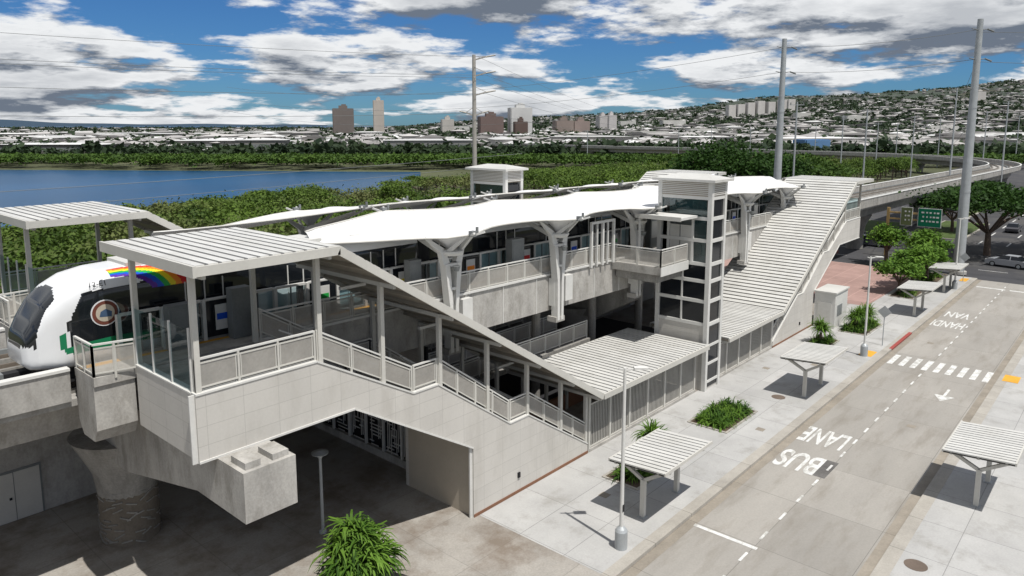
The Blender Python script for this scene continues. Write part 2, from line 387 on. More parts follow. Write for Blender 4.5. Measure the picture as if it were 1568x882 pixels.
# ------------------------------------------------------------------ tensile canopies
COLS = [24.0, 32.4, 40.8, 49.2, 57.6, 66.0]
def canopy(my):
    def T(x, y, z): return (x, 62-y if my else y, z-.0105*(x-10))
    cols = COLS
    xs0 = 18.4 if not my else 13.6
    c0 = cols[0]
    b = B(T)
    xs = np.concatenate([np.linspace(xs0, c0, 30)[:-1], np.arange(c0, 69.6, .21)])
    ny = 40; vs = []
    def surf(x, t):
        ph = abs(math.sin(math.pi*((x-24.0) % 8.4)/8.4))**.9
        yn = 23.6+1.25*ph; yf = 30.1-1.15*ph; q = 1
        if x < c0:
            q = ((x-xs0)/(c0-xs0)); qq = q**.85
            yn = 28.3+(23.6-28.3)*qq; yf = 28.7+(30.1-28.7)*q**.6; ph = .9*math.sin(math.pi*q)
        if x > 66:
            q2 = (x-66)/3.6; yn = 23.6+3.6*q2**1.3; yf = 30.1-2.0*q2**1.3; ph = 0
        y = yn+(yf-yn)*t
        z = 12.22+.52*t + .10*math.sin(math.pi*t) - .40*ph*math.sin(math.pi*t)**.7 - .06*ph
        if x < c0: z -= .42*(1-q)
        dmin = min(math.hypot(x-c, y-25.1) for c in cols)
        z -= 1.35*math.exp(-(dmin/.60)**1.1)
        return (x, y, z)
    for x in xs:
        for j in range(ny+1): vs.append(surf(x, j/ny))
    n = ny+1
    fs = [(i*n+j, (i+1)*n+j, (i+1)*n+j+1, i*n+j+1) for i in range(len(xs)-1) for j in range(ny)]
    b.add(vs, fs, m_mem)
    ob = b.build('membrane', station, smooth=True, recalc=False)
    so = ob.modifiers.new('thickness', 'SOLIDIFY'); so.thickness = .02
    b = B(T)
    for tt in (0.0, 1.0):
        pts = [surf(x, tt) for x in xs[::4]]
        for i in range(len(pts)-1): b.cyl(pts[i], pts[i+1], .045, .045, m_steel, 6)
    for c in cols:
        for tt in (0, 1):
            p = surf(c, tt); sg = -1 if tt == 0 else 1
            b.box(p[0]-.15, p[0]+.15, p[1]-.12, p[1]+.12, p[2]-.10, p[2]+.16, m_grey)
            b.beam((p[0]-.1, p[1], p[2]-.05), (p[0]-.35, p[1]+sg*.45, p[2]+.12), .09, .09, m_trim)
            b.beam((p[0]+.1, p[1], p[2]-.05), (p[0]+.35, p[1]+sg*.45, p[2]+.12), .09, .09, m_trim)
            b.cyl((p[0]+.3, p[1], p[2]), (p[0]+.3, p[1], p[2]+.32), .07, .07, m_grey, 8)
        for sx in (-1, 1):
            b.beam((c+sx*.17, 25.08, 6.2), (c+sx*.19, 25.08, 8.6), .20, .46, m_trim)
            b.beam((c+sx*.19, 25.08, 8.6), (c+sx*.40, 25.08, 10.6), .22, .46, m_trim, .30, .40)
            b.beam((c+sx*.40, 25.08, 10.6), (c+sx*.62, 25.08, 11.25), .30, .40, m_trim, .26, .34)
            b.beam((c+sx*.62, 25.08, 11.25), (c+sx*1.7, 25.0, 12.0), .22, .30, m_trim, .07, .10)
            b.beam((c+sx*.5, 25.1, 11.1), (c+sx*.25, 29.8, 12.55), .12, .26, m_trim, .07, .10)
            b.beam((c+sx*.4, 25.0, 11.1), (c+sx*.15, 23.8, 12.05), .12, .22, m_trim, .07, .10)
        b.box(c-.30, c+.30, 24.9, 25.26, 9.3, 9.42, m_trim)
        b.box(c-.45, c+.45, 24.92, 25.24, 10.45, 10.6, m_trim)
        b.lathe(c, 25.08, [(.5, 11.0), (.62, 11.15), (.62, 11.22), (.3, 11.25)], m_trim, 20)
        b.box(c-.4, c+.4, 24.86, 25.5, 6.1, 6.4, m_conc)
        b.box(c-.30, c+.30, 25.1, 25.5, 7.0, 8.6, m_trim)
        b.cyl((c-.2, 24.5, 10.3), (c-.2, 24.5, 10.55), .12, .2, m_grey, 10)
        b.beam((c-.2, 24.5, 10.45), (c-.2, 25.0, 10.45), .05, .05, m_grey)
        b.box(c+.9, c+1.6, 25.2, 25.6, 7.1, 8.6, m_trim)
    b.build('canopy_frame', station)
canopy(False); canopy(True)

# ------------------------------------------------------------------ elevator towers + bridge
def tower(my):
    def T(x, y, z): return (x, 62-y if my else y, z)
    b = B(T)
    x0, x1, y0, y1, H = 42.0, 44.1, 20.5, 24.3, 13.55
    for x in (x0+.14, x1-.14):
        for y in (y0+.14, y1-.14): b.beam((x, y, 0), (x, y, H), .28, .28, m_trim)
    b.box(x0+.06, x1-.06, y0+.12, y1-.12, 0, 4.3, m_wall)
    zs = [4.4, 5.9, 7.2, 8.3, 9.8, 11.2, 12.5]
    for z in zs:
        b.box(x0+.28, x1-.28, y0+.03, y0+.2, z-.11, z+.11, m_trim)
        b.box(x0+.03, x0+.2, y0+.28, y1-.28, z-.11, z+.11, m_trim)
        b.box(x1-.2, x1-.03, y0+.28, y1-.28, z-.11, z+.11, m_trim)
    for z_ in (.5, 1.7, 2.9): b.box(x0+.28, x1-.28, y0+.03, y0+.11, z_, z_+.16, m_trim)
    b.box(x0+.5, x1-.3, y0+.08, y0+.1, .2, 4.2, m_win)
    b.box(x0+.3, x1-.3, y0+.12, y0+.14, 4.4, 12.5, m_win)
    b.box(x0+.12, x0+.14, y0+.3, y1-.3, 4.4, 8.1, m_win)
    b.box(x0+.04, x0+.12, (y0+y1)/2-.05, (y0+y1)/2+.05, 4.5, 8.2, m_trim)
    b.box(x0+.12, x0+.14, y0+.3, y1-.3, 11.3, 12.4, m_glass)
    b.box(x0+.12, x0+.14, y0+.3, y0+1.2, 8.4, 11.2, m_glass)
    b.box(x0+.04, x0+.12, y0+1.2, y0+1.36, 8.4, 11.2, m_trim)
    b.box(x0+.1, x0+.13, y0+1.38, y1-.9, 8.4, 10.7, m_roof)
    b.box(x0+.04, x0+.12, y1-.88, y1-.7, 8.4, 11.2, m_trim)
    b.box(x0+.06, x0+.099, y0+2.15, y0+2.20, 8.4, 10.7, m_grey)
    b.box(x1-.14, x1-.12, y0+.3, y1-.3, 4.4, 12.4, m_win)
    b.box(x0+.3, x1-.3, y1-.14, y1-.12, 3.5, 12.4, m_win)
    b.box(x0+.5, x1-.5, y0+.6, y1-.6, 4.4, 12.5, m_grey)
    b.box(x0+.02, x1-.02, y0+.02, y1-.02, 12.6, 13.5, m_soff)
    for i in range(7):
        z = 12.68+i*.115; b.box(x0-.01, x1+.01, y0-.01, y1+.01, z, z+.05, m_trim)
    b.prism([(x0-.3, y0-.3), (x1+.3, y0-.3), (x1+.3, y1+.3), (x0-.3, y1+.3)], 13.5, 13.66, m_roof, 'Z')
    cx, cy = (x0+x1)/2, (y0+y1)/2
    b.add([(x0-.3, y0-.3, 13.662), (x1+.3, y0-.3, 13.662), (x1+.3, y1+.3, 13.662), (x0-.3, y1+.3, 13.662), (cx, cy-1, 13.95), (cx, cy+1, 13.95)],
          [(0, 1, 4), (1, 2, 5, 4), (2, 3, 5), (3, 0, 4, 5)], m_roof)
    b.box(39.8, 41.95, 21.4, 24.6, 11.25, 11.4, m_trim)
    b.box(39.75, 39.82, 21.4, 24.6, 11.2, 11.46, m_steel)
    b.beam((40.0, 24.4, 8.4), (40.0, 24.4, 11.25), .12, .12, m_trim)
    b.box(38.6, 41.98, 22.0, 25.5, 7.95, 8.4, m_conc)
    b.box(38.55, 41.98, 21.94, 21.99, 7.9, 8.46, m_trim)
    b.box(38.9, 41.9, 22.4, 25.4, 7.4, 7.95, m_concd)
    b.box(41.99, 44.3, 24.32, 25.5, 7.95, 8.4, m_conc)
    rail(b, (38.65, 22.05, 8.42), (41.9, 22.05, 8.42), 1.1)
    rail(b, (38.65, 25.4, 8.42), (38.65, 22.05, 8.42), 1.1)
    for q in (36.0, 37.2, 38.4): b.box(q, q+.15, 25.3, 25.45, 8.4, 11.2, m_trim)
    b.box(36.15, 38.4, 25.31, 25.44, 11.05, 11.2, m_trim)
    for q in (36.6, 37.75): b.box(q, q+.08, 25.3, 25.4, 8.4, 11.05, m_trim)
    b.build('elevator_tower', station)
tower(False); tower(True)

# ------------------------------------------------------------------ ground-level rooms under the station
b = B()
b.box(-6, 22.3, 35.8, 36.05, 0, 5.6, m_conc)
for dx in (7.0, 1.0, 15.5, 18.2):
    b.box(dx, dx+1.0, 35.74, 35.79, 0.02, 2.2, m_steel)
    b.box(dx+1.03, dx+2.0, 35.74, 35.79, 0.02, 2.2, m_steel)
    b.box(dx+.8, dx+.9, 35.70, 35.74, 1.0, 1.1, m_dark)
    b.box(dx-.08, dx+2.08, 35.765, 35.798, 0.0, 2.3, m_grey)
b.box(12.6, 14.4, 35.72, 35.79, 1.4, 3.0, m_grey)
b.box(22.3, 22.5, 25.55, 35.8, 0, .4, m_conc)
b.box(22.3, 22.5, 25.55, 35.8, 4.6, 6.6, m_wall)
y = 25.6
while y < 35.6:
    b.beam((22.35, y, .4), (22.35, y, 4.6), .12, .12, m_trim)
    for k in range(22):
        z = .5+k*.185
        if R.random() < .75:
            ln = R.choice([.35, .6, .9]); y0 = y+.08+R.random()*(1.2-ln)
            b.box(22.34, 22.37, y0, y0+ln, z, z+.05, m_trim)
    for k in range(9):
        yy = y+.15+k*.14; za = .4+R.random()*2.6
        b.box(22.375, 22.4, yy, yy+.04, za, za+1.2+R.random()*.6, m_trim)
    y += 1.45
b.box(22.6, 58, 36.2, 36.4, 0, 6.4, m_concd)
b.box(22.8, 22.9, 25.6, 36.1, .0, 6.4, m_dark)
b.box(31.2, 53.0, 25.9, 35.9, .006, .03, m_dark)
b.box(29.9, 54.0, 25.5, 25.7, 0.01, .9, m_brown)
for x in (34, 40, 46, 52, 58):
    b.cyl((x, 28, 0), (x, 28, 6.9), .28, .28, m_concd, 12)
for yy in (27.0, 29.5, 32.5):
    rail(b, (25, yy, 3.3), (38, yy, 3.3), 1.1)
    b.box(25, 38, yy-.3, yy+.3, 3.0, 3.28, m_concd)
b.build('ground_level_rooms', station)

# ------------------------------------------------------------------ elevated guideway (swept)
guide = empty('elevated_guideway')
GX, GR = 230, 90
path = [(x, 31.0, zf(x)) for x in list(range(-70, GX+1, 5))]
zc = zf(GX)
for k in range(1, 31):
    a = math.radians(k*3.0); path.append((GX+GR*math.sin(a), 31+GR-GR*math.cos(a), zc-.01*k))
for k in range(1, 14): path.append((GX+GR, 31+GR+k*15, zc))
def sweep(b, prof, mat, pth):
    n = len(prof); vs = []
    for i, p in enumerate(pth):
        q0 = pth[max(0, i-1)]; q1 = pth[min(len(pth)-1, i+1)]
        d = Vector((q1[0]-q0[0], q1[1]-q0[1], 0)).normalized(); nn = Vector((-d.y, d.x, 0))
        for o, z in prof: vs.append((p[0]+nn.x*o, p[1]+nn.y*o, p[2]+z))
    fs = [(i*n+j, (i+1)*n+j, (i+1)*n+(j+1) % n, i*n+(j+1) % n) for i in range(len(pth)-1) for j in range(n)]
    fs += [tuple(range(n)), tuple(range((len(pth)-1)*n, len(pth)*n))]
    b.add(vs, fs, mat)
b = B()
sweep(b, [(-3.6, -1.35), (3.6, -1.35), (3.6, -1.6), (1.9, -1.95), (1.6, -3.2), (-1.6, -3.2), (-1.9, -1.95), (-3.6, -1.6)], m_conc, path)
pl = [p for p in path if p[0] <= 5]+[(8.0, 31.0, zf(8))]
pr = [(76.0, 31.0, zf(76))]+[p for p in path if p[0] > 76 or p[1] > 60]
for pp in (pl, pr):
    for s in (-1, 1):
        sweep(b, [(s*3.55, -1.347), (s*3.8, -1.347), (s*3.85, -.25), (s*3.6, -.25)], m_conc, pp)
        sweep(b, [(s*3.56, -.245), (s*3.9, -.245), (s*3.9, -.15), (s*3.56, -.15)], m_trim, pp)
for tcn in (-2.05, 2.05):
    for o in (-.72, .72):
        sweep(b, [(tcn+o-.22, -1.347), (tcn+o+.22, -1.347), (tcn+o+.22, -1.15), (tcn+o-.22, -1.15)], m_concd, path)
        sweep(b, [(tcn+o-.05, -1.148), (tcn+o+.05, -1.148), (tcn+o+.05, -1.0), (tcn+o-.05, -1.0)], m_rail, path)
    sweep(b, [(tcn+1.25, -1.347), (tcn+1.45, -1.347), (tcn+1.45, -.95), (tcn+1.25, -.95)], m_grey, path)
b.build('deck_and_tracks', guide)
b = B()
def pier(x, y, ztop, deco=False):
    b.lathe(x, y, [(1.12, -.1), (1.12, ztop-2.6), (1.25, ztop-1.6), (1.7, ztop-.6), (2.0, ztop)], m_concd, 28)
    if deco:
        b.lathe(x, y, [(1.13, 0), (1.13, 3.3)], m_deco, 36)
        for k in range(17):
            z = .2+k*.185
            for j in range(14):
                a = 2*math.pi*(j+.5*(k % 2))/14
                if R.random() < .35: continue
                r = 1.15; dz = R.uniform(-.12, .12)
                for s_ in range(2):
                    a0 = a+s_*.17; a1 = a0+.17
                    b.beam((x+r*math.cos(a0), y+r*math.sin(a0), z+dz*s_), (x+r*math.cos(a1), y+r*math.sin(a1), z+dz*(s_+1)), .05, .045, m_concd)
pier(10.9, 31, 4.6, True)
b.prism([(19.4, 6.8), (42.6, 6.8), (42.6, 5.2), (33.5, 3.9), (28.5, 3.9), (22.5, 5.2), (19.4, 5.2)], 10.0, 11.75, m_conc, 'X')
b.box(10.15, 10.65, 19.55, 20.4, 6.8, 7.02, m_conc); b.box(11.05, 11.6, 19.55, 20.4, 6.8, 7.0, m_conc)
for x in (42, 73.5):
    pier(x, 31, 4.2)
    b.prism([(25.9, 6.4), (36.1, 6.4), (36.1, 5.2), (33.5, 3.7), (28.5, 3.7), (25.9, 5.2)], x-.9, x+.9, m_concd, 'X')
for x in (-25, 108, 143, 178, 213): pier(x, 31, zf(x)-3.2)
for k in (12, 32, 52, 72, 90):
    a = math.radians(k); pier(GX+GR*math.sin(a), 31+GR-GR*math.cos(a), zc-3.2)
for k in range(1, 6): pier(GX+GR, 31+GR+k*35, zc-3.2)
ob = b.build('piers', guide); smooth_by_angle(ob, 30)

# ------------------------------------------------------------------ train
def train():
    e = empty('commuter_train')
    b = B()
    X0, CL, NC = 6.9, 17.5, 4
    xs = list(np.arange(X0, 15.0, .04))+list(np.arange(15.0, X0+CL*NC+.01, .25))
    n = 140; yc = 28.95
    rings = []
    for x in xs:
        w = np.interp(x, [6.9, 7.0, 7.3, 7.8, 8.5, 9.2], [.8, 1.0, 1.24, 1.40, 1.50, 1.525])
        zt = np.interp(x, [6.9, 7.0, 7.25, 7.6, 8.1, 8.7, 9.5, 10.4], [.75, 1.15, 1.6, 2.15, 2.6, 2.93, 3.1, 3.15])
        zb = np.interp(x, [6.9, 7.1, 8.0], [.15, -.05, -.2])
        g = min(abs(x-(X0+CL*k)) for k in range(1, NC))
        if g < .3: w -= .25; zt -= .25
        zmid = (zt+zb)/2; h = (zt-zb)/2; f0 = zf(x)-.2
        ring = []
        for i in range(n):
            t = 2*math.pi*i/n; c, s = math.cos(t), math.sin(t)
            pz = .45 if s > 0 else .3
            ring.append((x, yc+w*math.copysign(abs(c)**.40, c), f0+zmid+h*math.copysign(abs(s)**pz, s)))
        rings.append(ring)
    vs = [p for r in rings for p in r]
    def livery(x, y, z):
        zr = z-(zf(x)-.2); dy = y-yc; ad = abs(dy)
        g = min(abs(x-(X0+CL*k)) for k in range(1, NC))
        if g < .32: return m_dark
        if dy < .2 and 9.7 < x < 12.6 and zr > 2.3:
            s = (zr-2.5)+max(0, (1.35+dy))*.9
            rr = math.hypot((x-9.7)*.52, (s+.30)*1.0)
            k = (rr-.70)/.115
            if 0 <= k < 6: return RB[int(k)]
        if x < 9.0 and zr > .8 and x < 8.2-.25*ad and ad < 1.22-.1*max(0, zr-1.5) and zr < 2.62: return m_tblack
        hoop = 7.95+max(0, zr-1.0)*.50+max(0, 1.2-zr)*.15
        if x > hoop and .95 < zr < 2.5+min(.15, (x-8.6)*.05) and x < 12.0 and ad > 1.05: return m_tblack
        if x >= 12.0 and 1.15 < zr < 2.55 and ad > 1.05:
            return m_tblack
        if x > 12.0 and .1 < zr <= 1.15 and ad > 1.05:
            ph = (x-X0) % 4.4
            if 1.4 < ph < 2.9: return m_tblack
        if .42 < zr < .92 and 7.85+(.92-zr)*.5 < x < 12.2 and ad > .9: return m_tgreen
        return m_twhite
    b.add(vs, [], m_twhite)
    for i in range(len(xs)-1):
        for j in range(n):
            a = i*n+j; c = i*n+(j+1) % n; d = (i+1)*n+(j+1) % n; f = (i+1)*n+j
            cen = [(vs[a][q]+vs[c][q]+vs[d][q]+vs[f][q])/4 for q in range(3)]
            b.f.append((a, c, d, f)); b.m.append(b.mi(livery(*cen)))
    b.f.append(tuple(range(n))); b.m.append(b.mi(m_twhite))
    b.f.append(tuple(range((len(xs)-1)*n, len(xs)*n))); b.m.append(b.mi(m_twhite))
    ob = b.build('body', e, smooth=True)
    smooth_by_angle(ob, 50)
    b = B()
    for k in range(NC):
        for q in (1.5, 6.5, 11.5):
            x = X0+CL*k+q+2
            b.box(x, x+3.4, yc-.9, yc+.9, zf(x)+2.9, zf(x)+3.06, m_roof)
    b.box(6.4, 7.3, yc-.2, yc+.2, 8.35, 8.6, m_dark); b.box(6.3, 6.45, yc-.3, yc+.3, 8.3, 8.65, m_grey)
    b.box(7.4, 8.4, yc-1.1, yc+1.1, 8.1, 8.6, m_dark)
    for s in (-1, 1): b.beam((7.02, yc+s*.82, 9.28), (7.25, yc+s*1.12, 9.34), .10, .10, m_glass)
    b.beam((7.32, yc-.5, 9.75), (7.62, yc+.15, 10.45), .03, .03, m_grey)
    x = 8.6
    while x < 76:
        b.box(x, x+2.6, yc-1.1, yc+1.1, zf(x)-.95, zf(x)-.3, m_dark)
        for s in (0, 1.9): b.cyl((x+.35+s, yc-.8, zf(x)-.62), (x+.35+s, yc+.8, zf(x)-.62), .38, .38, m_dark, 14)
        x += 5.9
    ez = 10.45; ex = 9.35
    b.cyl((ex, yc-1.50, ez), (ex, yc-1.545, ez), .47, .47, m_twhite, 28)
    b.cyl((ex, yc-1.546, ez), (ex, yc-1.552, ez), .43, .43, M('emblem_brown', (.14, .045, .03)), 28)
    b.cyl((ex, yc-1.553, ez), (ex, yc-1.558, ez), .31, .31, M('emblem_tan', (.45, .40, .32)), 28)
    b.prism([(ex-.2, ez-.12), (ex+.2, ez-.16), (ex+.22, ez+.02), (ex+.02, ez+.14), (ex-.15, ez+.06)], yc-1.563, yc-1.559, M('emblem_blue', (.05, .09, .16)))
    x = 12.2
    while x < 75:
        for dx in (0, .75, 1.5): b.box(x+dx, x+dx+.05, yc-1.545, yc-1.52, 8.9, 11.1, m_trim)
        x += 4.4
    b.build('running_gear_and_fittings', e)
    cu = bpy.data.curves.new('number', 'FONT'); cu.body = '12-E1'; cu.size = .27; cu.align_x = 'CENTER'
    t = bpy.data.objects.new('car_number', cu); sc.collection.objects.link(t); t.parent = e
    t.rotation_euler = (math.radians(68), 0, 0); t.location = (9.2, yc-1.49, 11.42); cu.materials.append(m_tblack)
train()

# ------------------------------------------------------------------ ground, road, pavements
def sheet(name, poly, z, mat):
    b = B(); b.add([(x, y, z) for x, y in poly], [tuple(range(len(poly)))], mat)
    return b.build(name, recalc=False)
def geo(a, r):   # site bearing frame: a = inland distance, r = offset along shore
    return (.7501*a+.6613*r, .6613*a-.7501*r)
m_ground = M('scrub_ground', (.065, .072, .035), .95, var=.4, scale=.02, fine=.6, stain=((.14, .115, .08), .015, .54, .64, .6))
S = 25000
sheet('ground', [(-S, -S), (S, -S), (S, S), (-S, S)], -.15, m_ground)
b = B(); b.box(-60, 95, 14.15, 44, -.14, 0, m_plaza); b.build('plaza')
b = B(); b.box(21.6, 95, 14.151, 20.96, .0, .004, m_walk); b.box(21.6, 95, 14.151, 14.5, .0045, .0085, m_kerb); b.build('sidewalk')
b = B(); b.box(-60, 95, 14.0, 14.149, -.14, .006, m_kerb); b.box(-60, 95, 6.6, 6.749, -.14, .006, m_kerb); b.build('kerb')
b = B(); b.box(-60, 95, -14, 6.599, -.14, 0, m_walk); b.box(-60, 95, 6.2, 6.599, .0005, .0045, m_kerb); b.build('bus_island_pavement')
sheet('road', [(-60, 6.75), (97, 6.75), (97, 14.0), (-60, 14.0)], -.146, m_road)
b = B(); b.box(-60, 95, 13.55, 13.998, -.1455, -.1425, m_gut); b.box(-60, 95, 6.752, 7.2, -.1455, -.1425, m_gut); b.build('gutter')
sheet('cross_street', [(95, -200), (122, -200), (122, 150), (95, 150)], -.142, m_asph)
sheet('highway', [(122, -60), (420, -60), (420, 64), (122, 52)], -.140, m_asph)
m_grass = M('verge_grass', (.06, .09, .025), .95, var=.35, scale=.3)
b = B()
for q in ((126, 150, 21, 28), (155, 230, 25.5, 27.5), (126, 330, 3.4, 5.2), (126, 200, -12, -9), (126, 142, 31, 40)):
    b.box(*q, -.139, .0, m_kerb); b.box(q[0]+.3, q[1]-.3, q[2]+.3, q[3]-.3, 0.0005, .012, m_grass)
b.build('median_verge')
b = B(); b.box(73, 94.9, 19.5, 44.5, .0, .012, m_brickp); b.build('paver_plaza')
b = B()
def mk(x0, x1, y0, y1, z=-.142): b.box(x0, x1, y0, y1, z, z+.004, m_paint)
x = 20.0
while x < 93:
    if not 55.5 < x < 60: mk(x, x+.75, 10.94, 11.05)
    x += 2.05
for i in range(9):
    y = 7.2+i*.74; mk(56.6, 59.2, y, y+.36)
mk(27.3, 27.5, 10.8, 13.6)
mk(51.9, 53.4, 8.78, 8.94)
b.prism([(51.9, 8.3), (51.9, 9.42), (50.7, 8.86)], -.142, -.138, m_paint, 'Z')
for y in (12.0, 9.0): mk(90.5, 90.9, y-1.2, y+1.4)
for x in (101.5, 108.5, 115.5):
    y = -60
    while y < 60: b.box(x, x+.14, y, y+3, -.138, -.134, m_paint); y += 9
for yy in (8, 11.5, 15, 18.5, -2, -6):
    x = 124
    while x < 300: b.box(x, x+4, yy, yy+.2, -.136, -.132, m_paint); x += 11
b.build('road_marking')
def text(t, x, y, L, W):
    cu = bpy.data.curves.new('t', 'FONT'); cu.body = t; cu.size = 1; cu.align_x = 'CENTER'; cu.align_y = 'CENTER'; cu.offset = .02
    ob = bpy.data.objects.new('painted_lettering', cu); sc.collection.objects.link(ob)
    bpy.context.view_layer.update()
    d = ob.dimensions
    ob.scale = (W/d.x, L/d.y, 1); ob.rotation_euler = (0, 0, math.pi/2); ob.location = (x, y, -.136)
    ob.data.materials.append(m_paint)
text('BUS', 36.6, 12.4, 2.3, 2.1); text('LANE', 40.4, 12.4, 2.3, 2.3)
text('HANDI', 71.5, 12.4, 2.3, 2.4); text('VAN', 75.6, 12.4, 2.3, 1.9)
m_patch = M('dark_road_patch', (.11, .105, .10), .9, var=.3)
sheet('dark_paint_patch', [(35.4, 10.8), (37.6, 10.8), (37.6, 11.5), (35.4, 11.5)], -.1435, m_patch)
b = B(); b.box(56.8, 58.4, 14.6, 15.5, .0095, .016, m_yel); b.box(57.2, 58.8, 5.6, 6.5, .0065, .014, m_yel); b.box(92, 94, 14.6, 15.3, .0125, .018, m_yel); b.build('tactile_paving')
b = B(); b.box(60, 66, 13.97, 14.2, -.1, .012, M('red_kerb_paint', (.28, .06, .05))); b.build('red_kerb')
def manhole(x, y, z):
    b = B(); b.cyl((x, y, z), (x, y, z+.006), .42, .42, m_rust, 24); b.build('manhole_cover')
manhole(30.2, 5.6, .002); manhole(44.3, 16.6, .005)
b = B()
for x, y in ((26.5, 17.6), (38.5, 15.2), (52, 16.9), (33.5, 19.6), (49, 19.2), (45, 9.0), (64, 12)):
    z = .0045 if y > 14 else -.1455; b.box(x, x+.45, y, y+.45, z, z+.004, m_gut)
b.build('utility_cover')

# bay
bay = [geo(a, r) for a, r in [(55, -900), (88, -300), (98, -72), (116, -76), (137, -69), (160, -57), (185, -38), (240, -30), (272, -34), (279, -120), (290, -260), (330, -420), (700, -1200), (400, -2400), (60, -2400)]]
m_water = M('bay_water', (.008, .058, .135), .30, var=.3, scale=.012, fine=1.2, bump=.6, spec=.12, aniso=(.4, 1, 1))
sheet('bay_water', bay, -.140, m_water)
far_bay = [geo(a, r) for a, r in [(2600, -2600), (2450, -1700), (2500, -1100), (2900, -500), (5200, -200), (14000, -900), (20000, -9000), (6000, -9000)]]
sheet('ocean', far_bay, -.12, m_water)

# hills
def hz(a, r):
    if a <= 700: return -.3
    q = r/a
    Hh = max(0, 22+(q*3500+300)*.070)
    s = min(1, (a-700)/2800)
    z = Hh*s**1.25
    z += s*min(1, Hh/60)*(10*math.sin(a*.0031+r*.0021)+9*math.sin(r*.0052-a*.0013)+5*math.sin(r*.011+a*.004))
    if a > 3500: z *= max(0.2, 1-(a-3500)/5000)
    return z-.3
b = B(); As = [700*1.055**i for i in range(46)]; Qs = np.linspace(-.2, 1.6, 120)
vs = []
for a in As:
    for q in Qs:
        x, y = geo(a, q*a); vs.append((x, y, hz(a, q*a)))
nq = len(Qs)
b.add(vs, [(i*nq+j, i*nq+j+1, (i+1)*nq+j+1, (i+1)*nq+j) for i in range(len(As)-1) for j in range(nq-1)], M('hill_scrub', (.042, .056, .040), .95, var=.4, scale=.004, fine=.06, stain=((.10, .08, .06), .003, .55, .62, .6)))
b.build('hills', smooth=True)
b = B(); vs = []
for k, q in enumerate(np.linspace(-1.1, -.25, 60)):
    a = 11000; x, y = geo(a, q*a); t = (q+1.1)/.85
    vs += [(x, y, -1), (x, y, 17+95*math.exp(-((t-.42)/.16)**2)+20*math.exp(-((t-.8)/.2)**2)+5*math.sin(k*.7))]
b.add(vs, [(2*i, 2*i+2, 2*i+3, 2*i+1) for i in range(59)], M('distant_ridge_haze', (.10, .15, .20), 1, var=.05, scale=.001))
b.build('distant_hills')

# ------------------------------------------------------------------ numpy foliage
def np_mesh(name, V, mats):
    me = bpy.data.meshes.new(name); nf = len(V)//4
    me.vertices.add(len(V)); me.vertices.foreach_set('co', V.astype(np.float32).ravel())
    me.loops.add(nf*4); me.loops.foreach_set('vertex_index', np.arange(nf*4, dtype=np.int32))
    me.polygons.add(nf); me.polygons.foreach_set('loop_start', np.arange(0, nf*4, 4, dtype=np.int32))
    me.polygons.foreach_set('loop_total', np.full(nf, 4, dtype=np.int32))
    for m in mats: me.materials.append(m)
    me.update(calc_edges=True)
    ob = bpy.data.objects.new(name, me); sc.collection.objects.link(ob); return ob
def leaves(C, size):
    N = len(C); n = rng.normal(size=(N, 3)); n[:, 2] = np.abs(n[:, 2])+.5
    n /= np.linalg.norm(n, axis=1)[:, None]
    t = np.cross(n, rng.normal(size=(N, 3))); t /= np.linalg.norm(t, axis=1)[:, None]; u = np.cross(n, t)
    s = (size*(.6+.8*rng.random(N)))[:, None]; a = s*t*.6; c = s*u*.42
    V = np.stack([C-a*1.0, C-c*.9+a*.1, C+a, C+c*1.05-a*.05], axis=1)
    return V.reshape(-1, 3)
def crown_pts(cx, cy, z0, z1, rad, nc, nl, spread=.33):
    th = rng.random(nc)*2*np.pi; rr = np.sqrt(rng.random(nc))*.85
    top = np.sqrt(np.maximum(0, 1-rr**2))
    hh = z1-z0; zc_ = z0+hh*(.15+.75*top*(.55+.45*rng.random(nc)))
    cc = np.stack([cx+rad*rr*np.cos(th), cy+rad*rr*np.sin(th), zc_], 1)
    P = np.repeat(cc, nl, 0)
    g = rng.normal(size=P.shape); g[:, 2] *= .55*min(1, hh/rad/1.1)
    sz = np.repeat(.6+.7*rng.random(nc), nl)[:, None]
    return P+g*rad*spread*sz*.75
def mass(name, trees, mat, nc, nl, leaf, trunk=True):
    out = [crown_pts(x, y, max(z, z+h*.18), z+h, r, nc, nl) for x, y, z, h, r in trees]
    P = np.concatenate(out); V = leaves(P, np.full(len(P), leaf))
    ob = np_mesh(name, V, [mat])
    if trunk:
        b = B()
        for x, y, z, h, r in trees:
            b.cyl((x, y, z-.3), (x+r*.1, y, z+h*.6), .22, .1, m_bark, 5)
            for k in range(3):
                a = R.random()*6.28; b.cyl((x, y, z+h*.25), (x+r*.6*math.cos(a), y+r*.6*math.sin(a), z+h*.65), .12, .05, m_bark, 4)
        b.build('trunks', ob)
    return ob
def in_poly(x, y, P):
    c = False
    for i in range(len(P)):
        x1, y1 = P[i]; x2, y2 = P[i-1]
        if (y1 > y) != (y2 > y) and x < (x2-x1)*(y-y1)/(y2-y1)+x1: c = not c
    return c
tr = []; tries = 0
while len(tr) < 680 and tries < 30000:
    tries += 1
    a = 52+rng.random()**.9*225; q = -.95+rng.random()*1.62; r = q*a
    x, y = geo(a, r)
    if y < 50 or (x > 93 and y < 62): continue
    if x > 95 and y < 150 and x < 122: continue
    if in_poly(x, y, bay) or in_poly(x+3, y+3, bay): continue
    cap = 16.2-a*float(np.interp(q, [-.7, -.5, -.35, -.17, 0, .2, .45], [.110, .096, .080, .066, .055, .043, .036]))
    h = min((4.2+3.5*rng.random()) if q < .0 else (6+5*rng.random()), cap*(.65+.35*rng.random()))
    if h < 2.2: continue
    tr.append((x, y, -.15, h, 2.2+2.6*rng.random()))
mass('kiawe_woodland', tr, m_kiawe, 22, 28, .40)
tr = []
